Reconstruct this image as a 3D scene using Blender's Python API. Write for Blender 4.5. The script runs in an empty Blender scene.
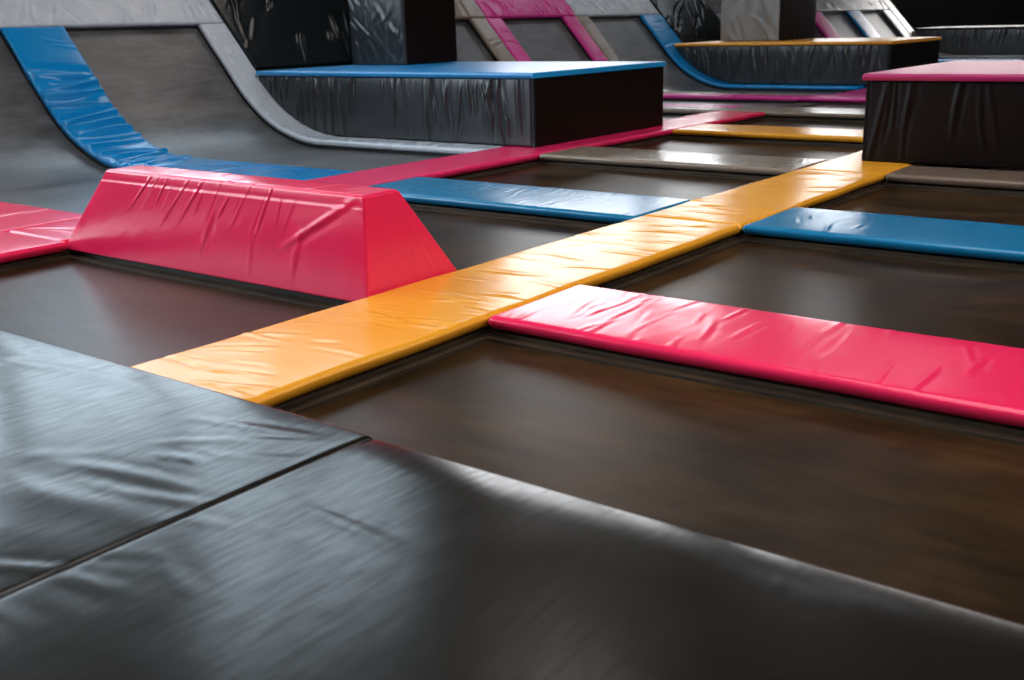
import bpy, math, random
import numpy as np

S = bpy.context.scene
COL = S.collection
S.view_settings.view_transform = 'Standard'
S.view_settings.look = 'None'
S.view_settings.gamma = 1.0
S.view_settings.use_curve_mapping = False
S.view_settings.exposure = 0.0

# ------------------------------------------------------------------ camera
CAM_R = ((0.79409281, 0.6072274, -0.02629617),      # right
         (-0.15208536, 0.24040355, 0.95868461),     # up
         (-0.58846126, 0.75728529, -0.28325313))    # forward
cd = bpy.data.cameras.new('camera')
cd.sensor_width = 36.0
cd.lens = 36.0 * 1070.78 / 1024.0
cd.clip_end = 200
cd.dof.use_dof = True
cd.dof.focus_distance = 4.6
cd.dof.aperture_fstop = 4.0
cam = bpy.data.objects.new('camera', cd)
COL.objects.link(cam)
from mathutils import Matrix
r, u, f = CAM_R
cam.matrix_world = Matrix(((r[0], u[0], -f[0], 0), (r[1], u[1], -f[1], 0), (r[2], u[2], -f[2], 1.0), (0, 0, 0, 1)))
S.camera = cam

# ------------------------------------------------------------------ materials
def nodes(name):
    m = bpy.data.materials.new(name)
    m.use_nodes = True
    nt = m.node_tree
    b = nt.nodes['Principled BSDF']
    return m, nt, b

def N(nt, t, **kw):
    n = nt.nodes.new(t)
    for k, v in kw.items():
        if k in n.inputs.keys():
            n.inputs[k].default_value = v
        else:
            setattr(n, k, v)
    return n

def uvmap(nt, sx, sy):
    tc = N(nt, 'ShaderNodeTexCoord')
    mp = N(nt, 'ShaderNodeMapping')
    mp.inputs['Scale'].default_value = (sx, sy, 1)
    nt.links.new(tc.outputs['UV'], mp.inputs['Vector'])
    return mp.outputs['Vector']

def vinyl(name, color, rough=0.22, weave=0.008, puff=0.2, var=0.12, spec=0.5, cloth=0.0):
    """Coated tarpaulin: slow puckers plus a faint woven grain, a little wear in colour and gloss."""
    m, nt, b = nodes(name)
    L = nt.links.new
    c2 = tuple(min(1, c * (1 - var)) for c in color) + (1,)
    c1 = tuple(min(1, c * (1 + var * .4)) for c in color) + (1,)
    n1 = N(nt, 'ShaderNodeTexNoise', Scale=2.2, Detail=5.0)
    L(uvmap(nt, 1, 1), n1.inputs['Vector'])
    mx = N(nt, 'ShaderNodeMix', data_type='RGBA')
    mx.inputs[6].default_value = c1
    mx.inputs[7].default_value = c2
    L(n1.outputs['Fac'], mx.inputs[0])
    L(mx.outputs[2], b.inputs['Base Color'])
    n3 = N(nt, 'ShaderNodeTexNoise', Scale=5.0, Detail=6.0)
    L(uvmap(nt, 1, 1), n3.inputs['Vector'])
    mr = N(nt, 'ShaderNodeMapRange')
    mr.inputs['To Min'].default_value = rough - .03
    mr.inputs['To Max'].default_value = rough + .05
    L(n3.outputs['Fac'], mr.inputs['Value'])
    L(mr.outputs['Result'], b.inputs['Roughness'])
    b.inputs['Specular IOR Level'].default_value = spec
    n2 = N(nt, 'ShaderNodeTexNoise', Scale=3.2, Detail=2.0)
    L(uvmap(nt, 1.0, 2.2), n2.inputs['Vector'])
    b1 = N(nt, 'ShaderNodeBump', Strength=puff, Distance=0.012)
    L(n2.outputs['Fac'], b1.inputs['Height'])
    w = N(nt, 'ShaderNodeTexNoise', Scale=420.0, Detail=1.0)
    L(uvmap(nt, 1, .35), w.inputs['Vector'])
    b2 = N(nt, 'ShaderNodeBump', Strength=weave, Distance=0.002)
    L(w.outputs['Fac'], b2.inputs['Height'])
    L(b1.outputs['Normal'], b2.inputs['Normal'])
    last = b2
    if cloth:                                   # coarse canvas threads, both ways; thread-wise worn gloss
        t0 = N(nt, 'ShaderNodeTexNoise', Scale=70.0, Detail=3.0)
        L(uvmap(nt, 1, .12), t0.inputs['Vector'])
        g0 = N(nt, 'ShaderNodeMapRange')
        g0.inputs['From Min'].default_value = .3
        g0.inputs['From Max'].default_value = .7
        g0.inputs['To Min'].default_value = spec * .55
        g0.inputs['To Max'].default_value = spec * 1.4
        L(t0.outputs['Fac'], g0.inputs['Value'])
        L(g0.outputs['Result'], b.inputs['Specular IOR Level'])
        for sx, sy in ((1, .06), (.06, 1)):
            t_ = N(nt, 'ShaderNodeTexNoise', Scale=230.0, Detail=2.0)
            L(uvmap(nt, sx, sy), t_.inputs['Vector'])
            b4 = N(nt, 'ShaderNodeBump', Strength=cloth, Distance=0.004)
            L(t_.outputs['Fac'], b4.inputs['Height'])
            L(last.outputs['Normal'], b4.inputs['Normal'])
            last = b4
    L(last.outputs['Normal'], b.inputs['Normal'])
    return m

def bed_mat(name, ca, cb, rough=0.4, spec=.36, ior=1.5):
    """Woven trampoline mesh, scuffed to brown and grey by feet."""
    m, nt, b = nodes(name)
    L = nt.links.new
    n1 = N(nt, 'ShaderNodeTexNoise', Scale=1.3, Detail=8.0, Roughness=.65, Distortion=.6)
    L(uvmap(nt, 1.0, 1.6), n1.inputs['Vector'])
    rp = N(nt, 'ShaderNodeValToRGB')
    rp.color_ramp.elements[0].position = .32
    rp.color_ramp.elements[0].color = ca + (1,)
    rp.color_ramp.elements[1].position = .72
    rp.color_ramp.elements[1].color = cb + (1,)
    L(n1.outputs['Fac'], rp.inputs['Fac'])
    sc = N(nt, 'ShaderNodeTexNoise', Scale=7.0, Detail=4.0, Roughness=.55)
    L(uvmap(nt, .5, 2.4), sc.inputs['Vector'])
    mx = N(nt, 'ShaderNodeMix', data_type='RGBA', blend_type='MULTIPLY')
    mx.inputs[0].default_value = .55
    L(rp.outputs['Color'], mx.inputs[6])
    g = N(nt, 'ShaderNodeMapRange')
    g.inputs['From Min'].default_value = .3
    g.inputs['From Max'].default_value = .7
    g.inputs['To Min'].default_value = .45
    g.inputs['To Max'].default_value = 1.5
    L(sc.outputs['Fac'], g.inputs['Value'])
    L(g.outputs['Result'], mx.inputs[7])
    L(mx.outputs[2], b.inputs['Base Color'])
    mr = N(nt, 'ShaderNodeMapRange')
    mr.inputs['To Min'].default_value = rough - .05
    mr.inputs['To Max'].default_value = rough + .07
    L(sc.outputs['Fac'], mr.inputs['Value'])
    L(mr.outputs['Result'], b.inputs['Roughness'])
    b.inputs['Specular IOR Level'].default_value = spec
    b.inputs['IOR'].default_value = ior
    w = N(nt, 'ShaderNodeTexNoise', Scale=260.0, Detail=2.0)
    L(uvmap(nt, 1, .4), w.inputs['Vector'])
    b2 = N(nt, 'ShaderNodeBump', Strength=.03, Distance=0.003)
    L(w.outputs['Fac'], b2.inputs['Height'])
    n4 = N(nt, 'ShaderNodeTexNoise', Scale=3.0, Detail=3.0)
    L(uvmap(nt, .6, 2.0), n4.inputs['Vector'])
    b3 = N(nt, 'ShaderNodeBump', Strength=.06, Distance=0.02)
    L(n4.outputs['Fac'], b3.inputs['Height'])
    L(b3.outputs['Normal'], b2.inputs['Normal'])
    L(b2.outputs['Normal'], b.inputs['Normal'])
    return m

def wood_mat(name, ca, cb, rough=.6, sx=1.5, sy=18, spec=.3):
    m, nt, b = nodes(name)
    L = nt.links.new
    n1 = N(nt, 'ShaderNodeTexNoise', Scale=3.0, Detail=6.0)
    tc = N(nt, 'ShaderNodeTexCoord')
    mp = N(nt, 'ShaderNodeMapping')
    mp.inputs['Scale'].default_value = (sx, sx, sy)
    L(tc.outputs['Object'], mp.inputs['Vector'])
    L(mp.outputs['Vector'], n1.inputs['Vector'])
    rp = N(nt, 'ShaderNodeValToRGB')
    rp.color_ramp.elements[0].position = .35
    rp.color_ramp.elements[0].color = ca + (1,)
    rp.color_ramp.elements[1].position = .7
    rp.color_ramp.elements[1].color = cb + (1,)
    L(n1.outputs['Fac'], rp.inputs['Fac'])
    L(rp.outputs['Color'], b.inputs['Base Color'])
    b.inputs['Roughness'].default_value = rough
    b.inputs['Specular IOR Level'].default_value = spec
    return m

def emit(name, color, strength):
    m = bpy.data.materials.new(name)
    m.use_nodes = True
    nt = m.node_tree
    nt.nodes.clear()
    e = N(nt, 'ShaderNodeEmission', Color=color + (1,), Strength=strength)
    o = N(nt, 'ShaderNodeOutputMaterial')
    nt.links.new(e.outputs[0], o.inputs[0])
    return m

M = dict(
    yellow=vinyl('yellow_vinyl', (.86, .36, .022), .24),
    pink=vinyl('pink_vinyl', (.85, .020, .10), .2),
    rose=vinyl('rose_vinyl', (.80, .022, .13), .24),
    magenta=vinyl('magenta_vinyl', (.60, .03, .26), .24),
    plum=vinyl('plum_vinyl', (.42, .008, .12), .24),
    blue=vinyl('blue_vinyl', (.004, .17, .36), .24),
    sky=vinyl('bright_blue_vinyl', (.003, .22, .56), .19),
    skytop=vinyl('bright_blue_top_vinyl', (.003, .24, .58), .34, spec=.8),
    yellowtop=vinyl('yellow_top_vinyl', (.86, .36, .022), .34, spec=.8),
    plumtop=vinyl('plum_top_vinyl', (.42, .008, .12), .34, spec=.8),
    brown=vinyl('brown_vinyl', (.17, .12, .09), .24),
    gray=vinyl('grey_vinyl', (.20, .20, .21), .22),
    silver=vinyl('silver_grey_vinyl', (.46, .51, .58), .26, var=.03),
    taupe=vinyl('taupe_vinyl', (.24, .19, .15), .22),
    black=vinyl('black_vinyl', (.007, .010, .012), .2, puff=.2, spec=.28),
    mat=vinyl('black_mat_vinyl', (.010, .008, .006), .20, weave=.01, cloth=.012, puff=.06, var=.2, spec=.3),
    drape=vinyl('black_drape_vinyl', (.020, .024, .028), .3, puff=.3),
    greydrape=vinyl('charcoal_drape_vinyl', (.20, .205, .205), .36, puff=.3),
    dark=vinyl('matt_black_cover', (.007, .004, .0035), .34, puff=.1, spec=.12),
    bed=bed_mat('trampoline_mesh_brown', (.010, .006, .0035), (.052, .027, .010), .30, .5, 1.2),
    rampbed=bed_mat('trampoline_mesh_grey', (.04, .041, .044), (.135, .138, .145), .33, .8),
    frame=wood_mat('frame_timber', (.014, .009, .005), (.05, .032, .017)),
    steel=wood_mat('black_steel', (.004, .004, .004), (.008, .007, .006), .5),
    concrete=wood_mat('dark_concrete', (.02, .02, .02), (.03, .03, .03), .8, 1, 1),
    paint=wood_mat('black_paint', (.003, .003, .003), (.004, .004, .004), .9, 1, 1, 0),
    brownwall=wood_mat('brown_wall', (.05, .032, .02), (.07, .045, .028), .8, 1, 1),
    mullion=wood_mat('dark_window_metal', (.02, .02, .02), (.03, .03, .03), .5, 1, 1),
)

# ------------------------------------------------------------------ mesh helpers
def link(o, parent=None):
    COL.objects.link(o)
    if parent is not None:
        o.parent = parent
    return o

def tag(o, label=None, cat=None, group=None, kind=None):
    if label: o['label'] = label
    if cat: o['category'] = cat
    if group: o['group'] = group
    if kind: o['kind'] = kind
    return o

def thing(name, loc, label, cat, group=None):
    o = bpy.data.objects.new(name, None)
    o.empty_display_size = .1
    o.location = loc
    link(o)
    return tag(o, label, cat, group)

def mesh_obj(name, verts, faces, mat, parent=None, uv=None, smooth=True, loc=None):
    """verts in world space; stored relative to the parent's place (or to loc for a top-level mesh)."""
    v = np.asarray(verts, float)
    if parent is not None:
        base = np.array(parent.location)
        if parent.parent is not None:
            base = base + np.array(parent.parent.location)
    else:
        base = np.array(loc) if loc is not None else np.array([v[:, 0].mean(), v[:, 1].mean(), v[:, 2].min()])
    me = bpy.data.meshes.new(name)
    me.from_pydata((v - base).tolist(), [], [tuple(int(i) for i in fc) for fc in faces])
    if uv is not None:
        lay = me.uv_layers.new(name='UVMap')
        li = np.empty(len(me.loops), dtype=np.int32)
        me.loops.foreach_get('vertex_index', li)
        lay.data.foreach_set('uv', np.asarray(uv, float)[li].ravel())
    me.polygons.foreach_set('use_smooth', [smooth] * len(me.polygons))
    me.update()
    me.materials.append(mat)
    o = bpy.data.objects.new(name, me)
    if parent is None:
        o.location = base
    return link(o, parent)

class Box:
    """collects plain boxes into one mesh"""
    def __init__(s): s.v = []; s.f = []
    def add(s, x0, x1, y0, y1, z0, z1):
        n = len(s.v)
        s.v += [(x, y, z) for z in (z0, z1) for y in (y0, y1) for x in (x0, x1)]
        s.f += [tuple(n + i for i in q) for q in ((0, 2, 3, 1), (4, 5, 7, 6), (0, 1, 5, 4), (2, 6, 7, 3), (0, 4, 6, 2), (1, 3, 7, 5))]
        return s
    def prism_y(s, poly, y0, y1):
        """poly: list of (x,z) counter-clockwise, extruded along y"""
        n, k = len(s.v), len(poly)
        s.v += [(x, y0, z) for x, z in poly] + [(x, y1, z) for x, z in poly]
        s.f += [tuple(n + i for i in range(k)), tuple(n + k + i for i in reversed(range(k)))]
        for i in range(k):
            j = (i + 1) % k
            s.f.append((n + i, n + k + i, n + k + j, n + j))
        return s
    def build(s, name, mat, parent=None, bevel=0, loc=None):
        o = mesh_obj(name, s.v, s.f, mat, parent, smooth=False, loc=loc)
        if bevel:
            b = o.modifiers.new('bevel', 'BEVEL')
            b.width = bevel; b.segments = 3; b.limit_method = 'ANGLE'
        return o

def axis(Lx, r, d):
    e = [0, .06 * r, .18 * r, .35 * r, .6 * r, .85 * r, 1.1 * r]
    n = max(2, int((Lx - 2.2 * r) / d))
    mid = np.linspace(1.1 * r, Lx - 1.1 * r, n + 1)
    return np.concatenate([e[:-1], mid, [Lx - q for q in reversed(e[:-1])]])

def fold(u0, v0, ang, ln, w, amp, curve=0.0):
    return (u0, v0, ang, ln, w, amp, curve)

def folds(seed, n, U, V, ang=(-.35, .35), ln=(.12, .4), w=(.008, .016), amp=(.0015, .004), vr=None, ur=None, curve=.5):
    """random creases; ang 0 runs along u"""
    rg = random.Random(seed)
    vr = vr or (0.02, V - .02)
    ur = ur or (0, U)
    return [fold(rg.uniform(*ur), rg.uniform(*vr), rg.uniform(*ang), rg.uniform(*ln), rg.uniform(*w),
                 rg.uniform(*amp) * (1 if rg.random() < .7 else -.6), rg.uniform(-curve, curve)) for _ in range(n)]

def crease_field(uu, vv, fl):
    h = np.zeros_like(uu)
    for (u0, v0, a, ln, w, amp, cv) in fl:
        ca, sa = math.cos(a), math.sin(a)
        t = (uu - u0) * ca + (vv - v0) * sa
        msk = np.abs(t) < ln * .75
        if not msk.any():
            continue
        d = -(uu - u0) * sa + (vv - v0) * ca - cv * t * t
        tp = np.clip(1 - (2 * t / ln) ** 2, 0, 1)
        h += msk * amp * tp * (np.exp(-(d / w) ** 2) - .55 * np.exp(-((d - 1.7 * w) / (1.2 * w)) ** 2))
    return h

def sheet(name, mapf, U, V, T, mat, parent=None, r=.03, du=.02, dv=.02, fl=(), puff=.004, edge=.0, seed=0, loc=None, closed=True, under=0.0):
    """A padded sheet over (u,v) in metres, thickness T along h; rounded rim, creases, closed underneath.
    mapf(u,v,h) -> x,y,z arrays."""
    r = min(r, U * .3, V * .3)
    us, vs = axis(U, r, du), axis(V, r, dv)
    uu, vv = np.meshgrid(us, vs, indexing='ij')
    eu = np.minimum(uu, U - uu); ev = np.minimum(vv, V - vv)
    rr = min(r, T * .95)
    def drop(e):
        q = np.clip(1 - e / r, 0, 1)
        return rr * (1 - np.sqrt(np.clip(1 - q * q, 0, 1)))
    h = T - np.minimum(drop(eu) + drop(ev), rr)
    inner = np.clip(np.minimum(eu, ev) / r, 0, 1)
    h = h + puff * (1 - (2 * uu / U - 1) ** 4) * (1 - (2 * vv / V - 1) ** 8)
    if len(fl):
        h = h + crease_field(uu, vv, fl) * np.clip(inner * 1.3, .0, 1)
    U2, V2 = uu.copy(), vv.copy()
    if edge:                                   # slightly wavy rim
        rg = random.Random(seed + 7)
        for k in range(5):
            fr, ph, am = rg.uniform(3, 14), rg.uniform(0, 6.3), edge * rg.uniform(.4, 1) / (k + 1)
            U2 += am * np.sin(fr * vv + ph) * (2 * uu / U - 1) ** 3
            V2 += am * np.sin(fr * uu + ph) * (2 * vv / V - 1) ** 9
    nu, nv = uu.shape
    P = np.stack(mapf(U2.ravel(), V2.ravel(), h.ravel()), 1)
    uvc = np.stack([uu.ravel() + seed * .37, vv.ravel() + seed * .53], 1)
    idx = np.arange(nu * nv).reshape(nu, nv)
    F = np.stack([idx[:-1, :-1], idx[1:, :-1], idx[1:, 1:], idx[:-1, 1:]], -1).reshape(-1, 4)
    # rim loop down to h = 0
    ring = np.concatenate([idx[:, 0], idx[-1, 1:], idx[-2::-1, -1], idx[0, -2:0:-1]])
    ru, rv = U2.ravel()[ring], V2.ravel()[ring]
    ru = ru - under * np.sign(2 * ru / U - 1) * (np.abs(2 * ru / U - 1) > .9)
    rv = rv - under * np.sign(2 * rv / V - 1) * (np.abs(2 * rv / V - 1) > .995)
    b = np.stack(mapf(ru, rv, np.zeros(len(ring))), 1)
    base = nu * nv
    k = len(ring)
    j = np.roll(np.arange(k), -1)
    F2 = np.stack([ring, base + np.arange(k), base + j, ring[j]], -1)
    # underside: a coarse copy of the grid boundary (strip across)
    P = np.concatenate([P, b]); uvc = np.concatenate([uvc, uvc[ring]])
    faces = [tuple(q) for q in F] + [tuple(q) for q in F2]
    # underside strips between the two long rims
    m0 = base + np.arange(nu)                                  # v = 0 side
    right = base + nu - 1 + np.arange(nv)                      # u = U side
    top = base + nu - 1 + nv - 1 + np.arange(nu)               # v = V side, u from U to 0
    left = np.concatenate([[base], base + k - 1 - np.arange(nv - 1)])  # u = 0 side, v from 0 to V
    if closed:
        for q in range(nv - 1):
            a0, a1, c0, c1 = int(left[q]), int(left[q + 1]), int(right[q]), int(right[q + 1])
            if q == 0:
                continue
            faces.append((a0, a1, c1, c0))
        faces.append(tuple([int(left[1])] + [int(x) for x in [right[1]]] + [int(x) for x in m0[::-1]]))
    # orientation
    p0, p1, p2 = P[F[len(F) // 2][0]], P[F[len(F) // 2][1]], P[F[len(F) // 2][2]]
    nrm = np.cross(p1 - p0, p2 - p0)
    q0 = np.array(mapf(np.array([U / 2]), np.array([V / 2]), np.array([1.0]))).ravel() - np.array(mapf(np.array([U / 2]), np.array([V / 2]), np.array([0.0]))).ravel()
    if nrm @ q0 < 0:
        faces = [tuple(reversed(q)) for q in faces]
    return mesh_obj(name, P, faces, mat, parent, uv=uvc, loc=loc)

# ------------------------------------------------------------------ ramp profile
X_FOOT = -5.67                       # left edge of the long pink strip, where the ramp pads start
SL = 1.115                           # slope of the straight upper part
TH = math.atan(SL)
RAD = 1.47
XC = -8.302                          # where the slope line meets the floor plane
XT = XC + RAD * math.tan(TH / 2)     # end of the flat part
_fl = X_FOOT - XT
_arc = RAD * TH
def prof(s):
    s = np.asarray(s, float)
    a = np.clip((s - _fl) / RAD, 0, TH)
    over = np.clip(s - _fl - _arc, 0, None)
    x = np.where(s < _fl, X_FOOT - s, XT - RAD * np.sin(a) - over * math.cos(TH))
    z = np.where(s < _fl, 0, RAD * (1 - np.cos(a)) + over * math.sin(TH))
    return x, z, np.sin(a), np.cos(a)          # normal = (sin a, cos a)
S_SEAM = 0.0
for _k in range(4000):
    if prof(_k * .002)[1] >= 1.09:
        S_SEAM = _k * .002
        break
S_TOP = S_SEAM + (1.42 - 1.09) / math.sin(TH)
def s_at_z(z):
    lo, hi = _fl, 9.0
    for _ in range(50):
        mid = (lo + hi) / 2
        if prof(mid)[1] < z: lo = mid
        else: hi = mid
    return lo
def on_ramp(y0, off, s0=0.0):
    def mp(u_, v_, h):
        x, z, nx, nz = prof(v_ + s0)
        return x + nx * (h + off), y0 + u_, z + nz * (h + off)
    return mp
def off_prof(off, s0, s1, n=40):
    s = np.linspace(s0, s1, n)
    x, z, nx, nz = prof(s)
    return list(zip((x + nx * off).tolist(), (z + nz * off).tolist()))

PT = .048                            # pad thickness
ZF = -.6                             # hall floor

# ------------------------------------------------------------------ floor pads
def pad_a(x0, x1, y0, y1, mat, label, n=26, seed=0, group='pads laid along the hall', amp=(.0015, .004), fl=None):
    U, V = x1 - x0, y1 - y0
    f_ = fl if fl is not None else folds(seed, n, U, V, ang=(-.15, .55), ln=(.12, .45), amp=amp)
    o = sheet('floor_pad', lambda a, b, h: (x0 + a, y0 + b, h - PT), U, V, PT, mat, r=.02, du=.011, dv=.011, fl=f_, edge=.004, seed=seed, under=.016)
    return tag(o, label, 'pad', group)

def pad_b(x0, x1, y0, y1, mat, label, n=22, seed=0, group='pads laid across the hall', d=.011, amp=(.0015, .004)):
    U, V = y1 - y0, x1 - x0
    f_ = folds(seed, n, U, V, ang=(-.4, .12), ln=(.12, .42), w=(.006, .011), amp=amp, curve=.3)
    o = sheet('floor_pad', lambda a, b, h: (x0 + b, y0 + a, h - PT), U, V, PT, mat, r=.02, du=d, dv=d, fl=f_, edge=.004, seed=seed, under=.016)
    return tag(o, label, 'pad', group)

g = .004
pad_a(-2.925, -2.343, 1.25, 4.92 - g, M['yellow'], 'yellow floor pad running from the black mats past the pink wedge', 60, 3, amp=(.002, .005))
pad_a(-2.925, -2.343, 4.92 + g, 7.0 - g, M['yellow'], 'yellow floor pad between the two blue pads, in the middle of the yellow line', 46, 4, amp=(.002, .0045))
pad_a(-2.925, -2.343, 7.0 + g, 9.1, M['yellow'], 'yellow floor pad at the far end of the yellow line, running under the magenta-topped block', 20, 5)
pad_b(-2.338, 1.0, 2.865, 3.455, M['pink'], 'large pink floor pad in the right foreground, butted against the yellow line', 90, 6, amp=(.0010, .0027))
pad_b(-2.338, 1.0, 4.915, 5.56, M['blue'], 'blue floor pad to the right of the yellow line, behind the large pink pad', 22, 7)
pad_b(-5.07, -2.93, 4.86, 5.52, M['blue'], 'blue floor pad to the left of the yellow line, behind the pink wedge', 26, 8, amp=(.001, .0028))
pad_b(-5.07, -2.93, 6.94, 7.57, M['taupe'], 'grey-brown floor pad between the red-pink line and the far end of the yellow line', 18, 9)
pad_b(-2.338, 1.0, 7.0, 7.49, M['brown'], 'narrow brown floor pad at the foot of the magenta-topped block', 12, 10)
pad_b(-5.07, -2.93, 9.08, 9.72, M['yellow'], 'yellow floor pad across the hall, seen left of the magenta-topped block', 12, 11, d=.02)
pad_b(-5.66, -2.6, 11.2, 11.9, M['taupe'], 'grey floor pad crossing at the far tip of the red-pink line', 8, 12, d=.025)
pad_b(-5.66, -2.6, 13.34, 13.95, M['magenta'], 'magenta floor pad furthest across the hall, beyond the far grey pad', 8, 13, d=.025)
pad_a(-5.67, -5.06, .9, 2.862, M['pink'], 'pink floor pad at the left picture edge, in front of the seam beside the wedge', 20, 14)
pad_a(-5.67, -5.118, 2.866, 4.9 - g, M['pink'], 'pink floor pad mostly hidden behind the pink wedge', 20, 18)
pad_a(-5.67, -5.08, 4.9 + g, 9.08 - g, M['rose'], 'long pink floor pad running along the front of the blue-topped block', 16, 15, amp=(.001, .0025))
pad_a(-5.67, -5.08, 9.08 + g, 11.17, M['pink'], 'pink floor pad at the far tip of the red-pink line, beyond the blue-topped block', 12, 16)
pad_a(-5.44, -4.85, 13.96, 15.7, M['magenta'], 'magenta floor pad running from the magenta cross pad towards the yellow-topped block', 8, 17)

# ------------------------------------------------------------------ floor trampolines
def floor_tramp(x0, x1, y0, y1, label, seed, mat='bed', mx=(.29, .29), my=(.29, .29)):
    t = thing('trampoline', ((x0 + x1) / 2, (y0 + y1) / 2, ZF), label, 'trampoline', 'floor trampolines')
    b = Box()
    for (ins, z0, z1) in ((.03, -.5, -PT - .014), (-.018, -.5, -.074)):
        xa, xb, ya, yb = x0 - ins, x1 + ins, y0 - ins, y1 + ins
        ox0, ox1, oy0, oy1 = x0 - mx[0], x1 + mx[1], y0 - my[0], y1 + my[1]
        if ins < 0:
            ox0, ox1, oy0, oy1 = x0 - .029, x1 + .029, y0 - .029, y1 + .029
        b.add(ox0, xa, oy0, oy1, z0, z1); b.add(xb, ox1, oy0, oy1, z0, z1)
        b.add(xa, xb, oy0, ya, z0, z1); b.add(xa, xb, yb, oy1, z0, z1)
    for xx in (x0 - .2, x1 + .12):
        for yy in (y0 - .2, y1 + .12):
            b.add(xx, xx + .08, yy, yy + .08, ZF, -.5)
    b.build('frame', M['frame'], t)
    i = .019
    U, V = x1 - x0 - 2 * i, y1 - y0 - 2 * i
    def mp(a, c, h):
        sag = -.012 * (1 - (2 * a / U - 1) ** 2) * (1 - (2 * c / V - 1) ** 2)
        return x0 + i + a, y0 + i + c, -.092 + h + sag
    sheet('bed', mp, U, V, .008, M[mat], t, r=.004, du=.05, dv=.05, puff=0, seed=seed, closed=False)
    return t

floor_tramp(-5.07, -2.93, 1.05, 2.865, 'brown trampoline in front of the pink wedge, left of the yellow line', 21, my=(.1, .29))
floor_tramp(-2.34, 1.0, 1.2, 2.86, 'brown trampoline in front of the large pink pad, beside the black mats', 22, my=(.1, .29))
floor_tramp(-2.34, 1.0, 3.46, 4.91, 'brown trampoline between the large pink pad and the blue pad on the right', 23)
floor_tramp(-2.34, 1.0, 5.565, 6.99, 'brown trampoline between the right blue pad and the magenta-topped block', 24, my=(.29, .25))
floor_tramp(-5.07, -2.93, 3.46, 4.85, 'dark trampoline behind the pink wedge, in front of the left blue pad', 25)
floor_tramp(-5.07, -2.93, 5.53, 6.93, 'dark trampoline between the left blue pad and the grey-brown pad', 26)
floor_tramp(-5.07, -2.93, 7.58, 9.07, 'dark trampoline between the grey-brown pad and the yellow cross pad', 27)
floor_tramp(-5.07, -2.6, 9.73, 11.19, 'dark trampoline between the yellow cross pad and the far grey pad', 28)
floor_tramp(-5.3, -2.6, 11.91, 13.33, 'dark trampoline between the far grey pad and the magenta cross pad', 29, 'rampbed')
floor_tramp(-4.84, -2.6, 13.96, 15.6, 'dark trampoline beyond the magenta cross pad, right of its side pad', 30, 'rampbed')

# ------------------------------------------------------------------ ramp pads
def ramp_strip(y0, y1, parts, label, n=18, seed=0, s0=0.0, s1=None, d=.02, heavy=0, fine=True):
    s1 = s1 if s1 is not None else S_SEAM - .004
    V = s1 - s0
    single = len(parts) == 1
    t = None if single else thing('ramp_pad', ((X_FOOT + XT) / 2, (y0 + y1) / 2, -PT), label, 'pad', 'pads running up the ramp')
    o = None
    yy = y0
    for k, (frac, mat) in enumerate(parts):
        U = (y1 - y0) * frac
        fl_ = folds(seed + k, n, U, V, ang=(-.25, .25), ln=(.15, .5), w=(.010, .02), amp=(.002, .006), curve=.3, vr=(.1, V - .1))
        if heavy:
            rg = random.Random(seed + 50)
            for q in range(heavy):
                fl_.append(fold(U * rg.uniform(.25, .75), 1.8 + 1.8 * (q + rg.uniform(-.3, .3)) / heavy, rg.uniform(-.16, .2), rg.uniform(.45, 1.0),
                                rg.uniform(.024, .040), rg.uniform(.026, .050), rg.uniform(-.4, .4)))
        nm = 'ramp_pad' if single else 'cover'
        o = sheet(nm, on_ramp(yy, -PT, s0), U - (0 if single else .004), V, PT, M[mat], t, r=.022, du=d, dv=d * .8, fl=fl_, edge=.003, seed=seed + k,
                  loc=None if not single else ((X_FOOT + XT) / 2, (y0 + y1) / 2, -PT))
        yy += U
    if single:
        tag(o, label, 'pad', 'pads running up the ramp')
        return o
    return t

ramp_strip(2.80, 3.41, [(1, 'pink')], 'pink pad leading off to the ramp at the left picture edge, beside the pink wedge', 14, 40)
ramp_strip(4.93, 5.52, [(1, 'sky')], 'bright blue creased pad curving up the ramp at the upper left', 16, 41, d=.010, heavy=15)
ramp_strip(6.98, 7.30, [(1, 'silver')], 'silver-grey pad curving up the ramp along the foot of the blue-topped block', 22, 42, d=.013)
ramp_strip(11.24, 11.90, [(.5, 'taupe'), (.5, 'magenta')], 'ramp pad half grey and half pink, right behind the blue-topped block', 30, 43, d=.02)
ramp_strip(13.36, 14.02, [(.5, 'magenta'), (.5, 'taupe')], 'ramp pad half pink and half grey, second behind the blue-topped block', 30, 45, d=.02)
ramp_strip(15.56, 16.19, [(1, 'sky')], 'bright blue pad curving down the ramp to the foot of the yellow-topped block', 34, 47, d=.02)
ramp_strip(18.10, 18.70, [(1, 'silver')], 'grey ramp pad just behind the yellow-topped block', 10, 48, d=.03)
ramp_strip(22.3, 22.95, [(1, 'magenta')], 'magenta ramp pad seen to the right of the grey-black post on the yellow-topped block', 14, 49, d=.03)
ramp_strip(24.5, 25.25, [(1, 'sky')], 'blue ramp pad second from the far end of the ramp', 14, 50, d=.03)
ramp_strip(26.8, 27.3, [(1, 'gray')], 'pale grey ramp pad closing the far end of the ramp', 12, 51, d=.03)
ramp_strip(27.315, 27.83, [(1, 'brown')], 'brown-grey wrinkled pad along the outer end edge of the ramp', 14, 52, s1=S_TOP, d=.03)

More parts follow.
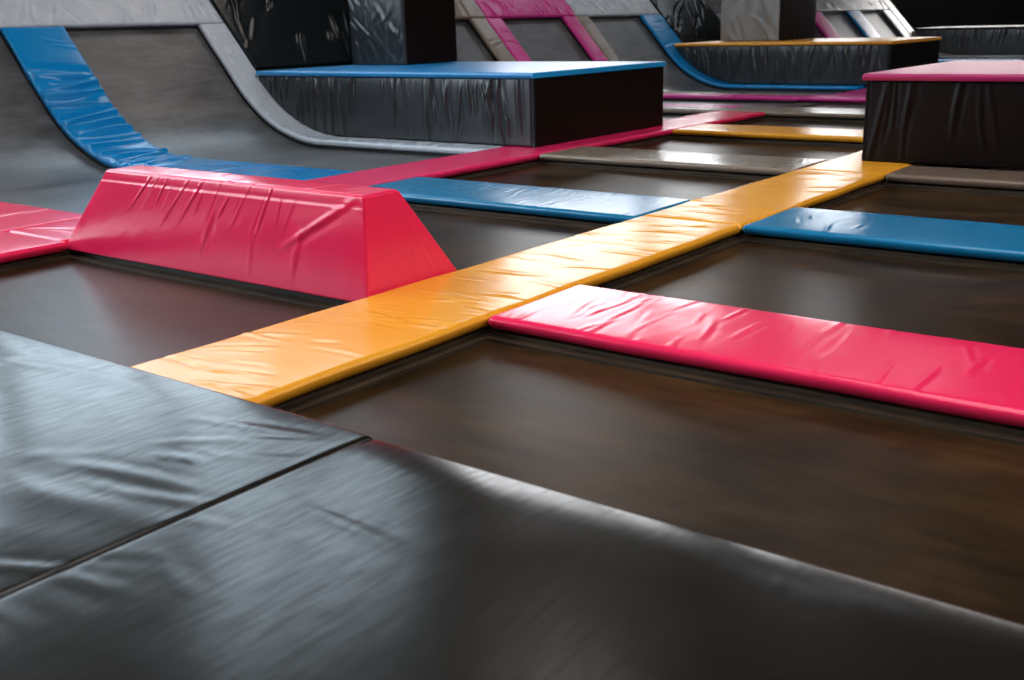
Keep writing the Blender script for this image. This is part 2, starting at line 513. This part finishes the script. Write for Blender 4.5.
def band(y0, y1, mat, label, n, seed, d=.02):
    V = S_TOP - S_SEAM
    U = y1 - y0 - .006
    fl_ = folds(seed, n, U, V, ang=(1.0, 2.1), ln=(.12, .45), w=(.012, .024), amp=(.005, .014), curve=.6, vr=(0, .3))
    o = sheet('coping_pad', on_ramp(y0, -PT, S_SEAM + .004), U, V, PT, M[mat], r=.02, du=d, dv=d, fl=fl_, edge=0, seed=seed)
    return tag(o, label, 'pad', 'coping pads along the ramp top')
band(2.0, 7.30, 'silver', 'silver-grey coping pad along the ramp top at the upper left', 40, 60, .018)
band(9.42, 11.60, 'taupe', 'grey coping pad on the ramp top right beside the black post on the blue-topped block', 20, 61)
band(11.60, 13.72, 'magenta', 'pink coping pad on the ramp top between the two pink and grey ramp pads', 50, 62)
band(13.72, 16.17, 'silver', 'silver coping pad on the ramp top between the pink coping and the black ramp cover', 46, 63)
band(18.12, 27.30, 'gray', 'long grey coping pad on the ramp top towards its far end', 50, 64, .03)

def black_panel(y0, y1, zb, label, n, seed):
    s0 = s_at_z(zb)
    V = S_TOP - s0
    U = y1 - y0
    fl_ = folds(seed, n, U, V, ang=(.5, 1.3), ln=(.2, .7), w=(.012, .025), amp=(.004, .012), curve=.4)
    t = thing('ramp_cover', (-9.1, (y0 + y1) / 2, ZF), label, 'cover', 'black ramp covers above the blocks')
    sheet('vinyl_cover', on_ramp(y0, -PT + .004, s0), U, V, PT + .006, M['black'], t, r=.015, du=.02, dv=.02, fl=fl_, edge=.002, seed=seed, puff=.01)
    top = off_prof(-PT - .002, s0 - .02, S_TOP - .02)
    Box().prism_y([(top[0][0], ZF)] + top + [(top[-1][0], ZF)], y0 + .01, y1 - .01).build('frame', M['steel'], t)
    return t
black_panel(7.315, 9.40, .64, 'black vinyl cover on the ramp above the blue-topped block', 26, 70)
black_panel(16.20, 18.09, .655, 'black vinyl cover on the ramp above the yellow-topped block', 26, 71)

# ------------------------------------------------------------------ ramp trampolines
def ramp_tramp(y0, y1, label, seed, lead=0.0):
    t = thing('ramp_trampoline', ((X_FOOT + XT) / 2, (y0 + y1) / 2, ZF), label, 'trampoline', 'curved ramp trampolines')
    b = Box()
    s0, s1 = lead, S_SEAM + .10
    def solid(o0, ya, yb, sa, sb):
        top = off_prof(o0, sa, sb)
        poly = [(top[0][0], ZF)] + top + [(top[-1][0], ZF)]
        b.prism_y(poly, ya, yb)
    solid(-.15, y0 - .28, y1 + .28, s0, S_TOP - .05)
    solid(-PT - .002, y0 - .28, y0 - .03, s0, S_SEAM)
    solid(-PT - .002, y1 + .03, y1 + .28, s0, S_SEAM)
    solid(-PT - .002, y0 - .28, y1 + .28, S_SEAM + .04, S_TOP - .06)
    b.build('frame', M['steel'], t)
    U, V = y1 - y0 + .05, S_SEAM + .03 - lead - .03
    def mp(a, c, h):
        x, z, nx, nz = prof(c + lead + .03)
        d_ = -.092 + h
        return x + nx * d_, y0 - .025 + a, z + nz * d_
    sheet('bed', mp, U, V, .008, M['rampbed'], t, r=.004, du=.06, dv=.04, puff=0, seed=seed, closed=False)
    return t
ramp_tramp(3.42, 4.92, 'curved grey trampoline at the left picture edge, left of the blue ramp pad', 80)
ramp_tramp(5.53, 6.97, 'curved grey trampoline between the blue ramp pad and the silver ramp pad', 81)
ramp_tramp(9.75, 11.23, 'curved trampoline just right of the black post on the blue-topped block', 82)
ramp_tramp(11.91, 13.35, 'curved trampoline under the pink coping pad', 83)
ramp_tramp(14.03, 15.55, 'curved trampoline left of the blue pad that runs down to the yellow-topped block', 84)
ramp_tramp(18.98, 22.29, 'curved trampoline behind the grey-black post on the yellow-topped block', 85)
ramp_tramp(22.96, 24.49, 'curved trampoline between the magenta and the blue ramp pads at the far end', 86)
ramp_tramp(25.26, 26.79, 'last curved trampoline at the far end of the ramp', 87)

# ------------------------------------------------------------------ blocks standing on the pads
def prof_x(z, off=.012):
    s = s_at_z(max(z, 1e-4))
    x, zz, nx, nz = prof(s)
    return float(x + nx * off)

def block(label, y0, y1, xr, ztop, topmat, seed, xl=None, front='drape', pleats=60, pamp=1.0, pad_over=.03, cover='dark', tt=.045, fz=None):
    """padded block: dark cover, pleated front curtain, coloured top pad; left end follows the ramp when xl is None"""
    zc = ztop - tt - .002
    x_mid = -7.2 if xl is None else (xl + xr) / 2
    t = thing('vault_block', (x_mid, (y0 + y1) / 2, 0), label, 'block', 'padded vault blocks')
    b = Box()
    if xl is None:
        s1 = s_at_z(zc)
        pts = off_prof(.014, _fl - .35, s1, 24)
        poly = [(xr, .002)] + [(xr, zc)] + [(x, max(z, .002)) for x, z in reversed(pts)]
        poly = poly[::-1]
        b.prism_y(poly, y0 + .03, y1)
        xl_top = pts[-1][0]
    else:
        b.add(xl, xr, y0 + .03, y1, .002, zc)
        xl_top = xl
    b.build('body', M[cover], t, bevel=.008)
    # front curtain
    xb = xl_top + .03
    V = xr - .034 - xb
    def zlow(v_):
        if xl is not None:
            return np.zeros_like(v_) + .004
        s = np.interp(-(xb + v_), [-float(prof(q)[0]) for q in np.linspace(0, S_SEAM, 200)], np.linspace(0, S_SEAM, 200))
        return prof(s)[1] + .012
    H = zc
    def mp(a, c, h):
        zl = zlow(c)
        return xb + c, y0 + .032 - h, zl + (H - zl) * (a / H)
    rg = random.Random(seed)
    fl_ = []
    for k in range(pleats):
        c = rg.uniform(.05, V - .05)
        ln = rg.uniform(.2, .75)
        top = rg.random() < .7
        fl_.append(fold(H - ln * .42 if top else rg.uniform(.1, H - .1), c, rg.uniform(-.22, .22), ln, rg.uniform(.010, .022), pamp * rg.uniform(.005, .017), rg.uniform(-.4, .4)))
    sheet('front_curtain', mp, H, V, .018, M[front], t, r=.012, du=.02, dv=.012, fl=fl_, puff=.012, seed=seed)
    # top pad
    xe = xl_top + .02 if xl is None else xl - .012
    U, V2 = y1 - y0 + pad_over, xr + .015 - xe
    sheet('top_pad', lambda a, c, h: (xe + c, y0 - pad_over * .6 + a, ztop - tt + h), U, V2, tt, M[topmat], t, r=.016, du=.03, dv=.03,
          fl=folds(seed + 3, 8, U, V2, amp=(.001, .002)), puff=.004, seed=seed, edge=.002)
    # corner piping down the front edge
    p = Box().add(xr - .032, xr + .003, y0 + .012, y0 + .03, .004, zc)
    p.build('corner_piping', M['black'], t, bevel=.006)
    return t

block('blue-topped black block with a pleated front, against the ramp on the left', 7.235, 9.38, -5.335, .612, 'skytop', 90, pleats=70)
block('yellow-topped black block against the ramp, farther back', 15.80, 18.08, -5.31, .624, 'yellowtop', 91, pleats=80, front='drape')
block('magenta-topped near-black block at the right edge of the picture', 7.52, 9.62, .9, .606, 'plumtop', 92, xl=-2.692, front='dark', pleats=22, pamp=.5)
block('long low black block far back on the right, under the dark wall', 27.75, 30.0, 1.5, .63, 'dark', 93, pleats=170, pamp=1.6)

# blue pad along the foot of the far low block
pad_b(-7.4, 1.5, 27.1, 27.7, M['sky'], 'blue floor pad along the foot of the long low black block', 10, 94, d=.04)

# posts on the blocks
def post(x0, x1, y0, y1, z0, z1, label, seed, fm='drape', sm='dark', n=40, amp=(.004, .012), fw=(.012, .03), fl_len=(.15, .5)):
    t = thing('padded_post', ((x0 + x1) / 2, (y0 + y1) / 2, z0), label, 'post', 'padded posts on the blocks')
    Box().add(x0 + .01, x1 - .012, y0 + .02, y1, z0 + .002, z1).build('core', M[sm], t, bevel=.02)
    H, V = z1 - z0 - .006, x1 - x0
    fl_ = folds(seed, n, H, V, ang=(-1.0, 1.0), ln=fl_len, w=fw, amp=amp, curve=1.2)
    sheet('front_wrap', lambda a, c, h: (x0 + c, y0 + .022 - h, z0 + .003 + a), H, V, .022, M[fm], t, r=.018, du=.014, dv=.012, fl=fl_, puff=.02, seed=seed)
    D = y1 - y0 - .03
    fl2 = folds(seed + 1, 6, H, D, ang=(-.5, .5), ln=(.3, .7), w=(.02, .04), amp=(.003, .008), curve=.8)
    sheet('side_wrap', lambda a, c, h: (x1 - .013 + h, y0 + .025 + c, z0 + .003 + a), H, D, .014, M[sm], t, r=.01, du=.025, dv=.025, fl=fl2, puff=.006, seed=seed + 1)
    return t
post(-8.63, -7.85, 8.43, 9.27, .616, 3.2, 'tall black padded post on the blue-topped block', 95, n=110, amp=(.003, .008))
post(-8.36, -7.35, 16.53, 18.02, .630, 3.4, 'grey-black padded post with draped folds on the yellow-topped block', 97, fm='greydrape', n=22, amp=(.02, .05), fw=(.03, .06), fl_len=(.4, .9))

# ------------------------------------------------------------------ pink wedge
def wedge():
    t = thing('vault_wedge', (-3.92, 3.15, -PT), 'tall pink padded wedge with a sloping back beside the yellow line', 'wedge')
    xl0, xl1, xr = -5.112, -4.655, -2.935
    yb0, yb1, yt0, yt1 = 2.868, 3.44, 2.880, 3.07
    zb, zt = -.044, .382
    def core(d, zb, zt):
        v = [(xl0 + d, yb0 + d, zb), (xr - d, yb0 + d, zb), (xr - d, yb1 - d, zb), (xl0 + d, yb1 - d, zb),
             (xl1 + d, yt0 + d, zt - d), (xr - d, yt0 + d, zt - d), (xr - d, yt1 - d, zt - d), (xl1 + d, yt1 - d, zt - d)]
        fc = [(0, 3, 2, 1), (4, 5, 6, 7), (0, 1, 5, 4), (1, 2, 6, 5), (2, 3, 7, 6), (3, 0, 4, 7)]
        return v, fc
    v, fc = core(.006, zb, zt)
    o = mesh_obj('body', v, fc, M['pink'], t, smooth=False)
    bv = o.modifiers.new('bevel', 'BEVEL'); bv.width = .01; bv.segments = 3
    sl = math.hypot(yt0 - yb0, zt - zb)
    ny, nz = -(zt - zb) / sl, (yt0 - yb0) / sl
    V = xr - xl0
    def quad(P00, P10, P11, P01, U_, V_, nrm):
        P00, P10, P11, P01 = map(np.array, (P00, P10, P11, P01)); nrm = np.array(nrm)
        def mp(a, c, h):
            p, q = (a / U_)[:, None], (c / V_)[:, None]
            w_ = P00 * (1 - p) * (1 - q) + P10 * p * (1 - q) + P11 * p * q + P01 * (1 - p) * q + nrm * (h[:, None] - .006)
            return w_[:, 0], w_[:, 1], w_[:, 2]
        return mp
    rg = random.Random(5)
    fl_ = []
    for k in range(15):
        c = V * (.2 + .62 * (k + rg.uniform(-.4, .4)) / 15)
        fl_.append(fold(sl * rg.uniform(.74, .88), c, rg.uniform(.05, .42), rg.uniform(.12, .34), rg.uniform(.006, .010), rg.uniform(.0012, .0042), rg.uniform(-.3, .3)))
    fl_ += [fold(sl * .70, V * .86, 1.12, .62, .014, .006, .1), fold(sl * .45, V * .5, .1, .3, .02, .003, 0), fold(sl * .4, V * .8, .2, .3, .02, .003, 0),
            fold(sl * .3, V * .66, -.1, .25, .015, .002, 0), fold(sl * .9, V * .5, math.pi / 2, V * 1.6, .006, -.003, 0)]
    sheet('front_panel', quad((xl0, yb0, zb), (xl1, yt0, zt), (xr, yt0, zt), (xr, yb0, zb), sl, V, (0, ny, nz)), sl, V, .008, M['pink'], t, r=.008, du=.008, dv=.008, fl=fl_, puff=.006, seed=101)
    W = yt1 - yt0
    Vt = xr - xl1
    sheet('top_panel', quad((xl1, yt0, zt), (xl1, yt1, zt), (xr, yt1, zt), (xr, yt0, zt), W, Vt, (0, 0, 1)), W, Vt, .010, M['pink'], t, r=.01, du=.01, dv=.012,
          fl=folds(102, 14, W, Vt, ang=(-.3, .6), ln=(.08, .2), amp=(.001, .003)), puff=.003, seed=102)
    # end panel (vertical, facing right), a trapezium
    sheet('end_panel', quad((xr, yb0, zb), (xr, yt0, zt), (xr, yt1, zt), (xr, yb1, zb), zt - zb, yb1 - yb0, (1, 0, 0)), zt - zb, yb1 - yb0, .008, M['pink'], t, r=.008, du=.015, dv=.015,
          fl=folds(103, 4, .38, .6, amp=(.001, .002)), puff=.003, seed=103)
    b = Box().add(xl0 + .02, xr - .01, yb0 + .02, yb1 - .01, -.062, -.044)
    b.build('base', M['steel'], t)
wedge()

# ------------------------------------------------------------------ black mats in the foreground
def mat_pad(x0, x1, y0, y1, zt, T, label, seed, fl_, dd, droop):
    U, V = x1 - x0, y1 - y0
    o = sheet('landing_mat', lambda a, c, h: (x0 + a, y0 + c, zt - T + h - droop * np.clip((c - V + .14) / .14, 0, 1) ** 2 * (h > 0)), U, V, T, M['mat'], r=.014, du=dd, dv=dd, fl=fl_, puff=.006, edge=0, seed=seed)
    return tag(o, label, 'mat', 'black landing mats in the foreground')
rg = random.Random(11)
x0m, x1m = -5.2, -1.6795
fl_ = []
for k in range(16):
    fl_.append(fold(3.518 - rg.uniform(.05, .30), 3.1 - rg.uniform(.1, 1.9), rg.uniform(.15, .6), rg.uniform(.15, .45), rg.uniform(.009, .015), rg.uniform(.0015, .0038), rg.uniform(-.5, .5)))
fl_ += folds(12, 22, 3.5, 3.1, ang=(-.2, .9), ln=(.4, 1.4), w=(.02, .05), amp=(.0005, .0016), ur=(1.2, 3.4), vr=(1.6, 3.0))
mat_pad(x0m, x1m, -1.5, 1.632, .1, .1 - .002, 'large black landing mat at the lower left, left of the seam', 110, fl_, .018, .004)
fl_ = folds(13, 16, 3.0, 3.1, ang=(-.3, .6), ln=(.15, .4), w=(.01, .016), amp=(.0008, .002), ur=(0, .3), vr=(1.8, 3.0))
mat_pad(-1.6775, 1.3, -1.5, 1.634, .1, .1 - .002, 'large black landing mat across the bottom of the picture, right of the seam', 111, fl_, .018, .012)

# ------------------------------------------------------------------ hall
def struct(name, b, mat, loc=None):
    o = b.build(name, mat, loc=loc)
    o['kind'] = 'structure'
    return o
XW, XR_, YB, YF, ZC = -13.0, 9.0, -14.0, 37.0, 9.6
struct('floor', Box().add(XW - .3, XR_ + .3, YB - .3, YF + .3, ZF - .1, ZF), M['concrete'])
struct('trim_1', Box().add(-5.3, 1.4, -1.6, 1.0, ZF, -.001), M['steel'])       # deck carrying the landing mats

wn = [0]
def window(axis_, x, side, a, c, z0, z1, pane, bars=4):
    """glazed opening set into a wall: axis_ 'x' = wall plane at x, running along y; 'y' = wall plane at y, running along x"""
    wn[0] += 1
    w = bpy.data.objects.new('window_%d' % wn[0], None)
    w.location = (x, (a + c) / 2, z0) if axis_ == 'x' else ((a + c) / 2, x, z0)
    w['kind'] = 'structure'
    link(w)
    xp = x + .12 * side
    def add(bx, p0, p1, q0, q1, r0, r1):
        return bx.add(p0, p1, q0, q1, r0, r1) if axis_ == 'x' else bx.add(q0, q1, p0, p1, r0, r1)
    add(Box(), xp - .01, xp + .01, a, c, z0, z1).build('pane', pane, w)
    f_ = Box()
    for k in range(bars + 1):
        y = a + (c - a) * k / bars
        add(f_, xp - .05, xp + .05, max(a, y - .04), min(c, y + .04), z0, z1)
    for k in range(4):
        z = z0 + (z1 - z0) * k / 3
        add(f_, xp - .05, xp + .05, a, c, max(z0, z - .04), min(z1, z + .04))
    f_.build('window_frame', M['mullion'], w)

def windowed_wall(name, axis_, x, side, lo, hi, openings, mat):
    """openings: (a, c, z0, z1, pane) in order along the wall"""
    xa, xb = (x - .3, x) if side < 0 else (x, x + .3)
    b = Box()
    def add(a, c, z0, z1):
        b.add(xa, xb, a, c, z0, z1) if axis_ == 'x' else b.add(a, c, xa, xb, z0, z1)
    p = lo
    for (a, c, z0, z1, pane) in openings:
        add(p, a, ZF, ZC); add(a, c, ZF, z0); add(a, c, z1, ZC)
        p = c
    add(p, hi, ZF, ZC)
    struct(name, b, mat)
    for (a, c, z0, z1, pane) in openings:
        window(axis_, x, side, a, c, z0, z1, pane)

PANE_L = emit('daylight_left', (.70, .87, 1.0), 5.8)
PANE_B = emit('daylight_left_near', (.80, .91, 1.0), 11.0)
PANE_F = emit('daylight_left_far', (.96, .98, 1.0), 5.8)
FILL_R = emit('fill_right', (1.0, .95, .90), 5.0)  # unseen right-wall windows, added as fill for faces turned right
PANE_E = emit('daylight_far', (1.0, .97, .95), 6.0)
PANE_T = emit('daylight_roof', (.86, .92, 1.0), 2.5)
FILL_C = emit('fill_roof_near', (1.0, .97, .94), 4.6)  # unseen panels overhead, added to lift the diffuse light on the pads
LAMP_W = emit('warm_ceiling_lamp', (1.0, .88, .80), 5.0)  # unseen warm ceiling lamp added for the ramp glow, built as a roof window
windowed_wall('wall_left', 'x', XW, -1, YB, YF, [(-9.5, -4.0, 1.1, 8.0, PANE_B), (-3.2, 1.0, 1.1, 8.0, PANE_B), (1.5, 6.2, 1.1, 5.2, PANE_L), (6.5, 8.6, 1.1, 5.4, PANE_L), (8.8, 10.4, 1.1, 9.2, PANE_L), (10.6, 13.4, 5.8, 9.2, PANE_L),
                                       (16.5, 22.0, 1.1, 6.6, PANE_F), (22.8, 29.0, 1.1, 6.4, PANE_F), (29.6, 36.5, 1.1, 6.4, PANE_F)], M['brownwall'])
windowed_wall('wall_right', 'x', XR_, 1, YB, YF, [(-8.0, -1.0, 4.5, 8.6, FILL_R), (0.5, 7.5, 4.5, 8.6, FILL_R), (9.0, 16.0, 4.5, 8.6, FILL_R)], M['brownwall'])
windowed_wall('wall_far', 'y', YF, 1, XW - .3, XR_ + .3, [(-12.5, -5.0, 1.6, 5.0, PANE_E)], M['paint'])

windowed_wall('wall_back', 'y', YB, -1, XW - .3, XR_ + .3, [], M['paint'])

# roof lights, a warm lamp and added fill panels: (x0, x1, y0, y1, pane), in bands along x
bands = [(-9.8, -7.4, [(11.2, 13.2, LAMP_W), (20.5, 24.0, PANE_T), (27.0, 31.0, PANE_T)]),
         (-4.5, 2.5, [(-6.0, -.5, FILL_C), (.5, 6.0, FILL_C)])]
cb = Box()
p = XW - .3
for (xa, xb, lst) in bands:
    cb.add(p, xa, YB - .3, YF + .3, ZC, ZC + .3)
    yy = YB - .3
    for (a, c, pn) in lst:
        cb.add(xa, xb, yy, a, ZC, ZC + .3); yy = c
    cb.add(xa, xb, yy, YF + .3, ZC, ZC + .3)
    p = xb
cb.add(p, XR_ + .3, YB - .3, YF + .3, ZC, ZC + .3)
struct('ceiling', cb, M['paint'])
for (xa, xb, lst) in bands:
    for (a, c, pn) in lst:
        wn[0] += 1
        w = bpy.data.objects.new('window_%d' % wn[0], None)  # the warm lamp and the added fill panels share this name
        w.location = ((xa + xb) / 2, (a + c) / 2, ZC); w['kind'] = 'structure'
        link(w)
        Box().add(xa, xb, a, c, ZC + .1, ZC + .12).build('pane', pn, w)
        f_ = Box()
        for k in range(7):
            y = a + (c - a) * k / 6
            f_.add(xa, xb, max(a, y - .04), min(c, y + .04), ZC + .05, ZC + .099)
        f_.build('window_frame', M['mullion'], w)

wd = bpy.data.worlds.new('world')
wd.use_nodes = True
wd.node_tree.nodes['Background'].inputs[0].default_value = (.5, .6, .7, 1)
wd.node_tree.nodes['Background'].inputs[1].default_value = .05
S.world = wd
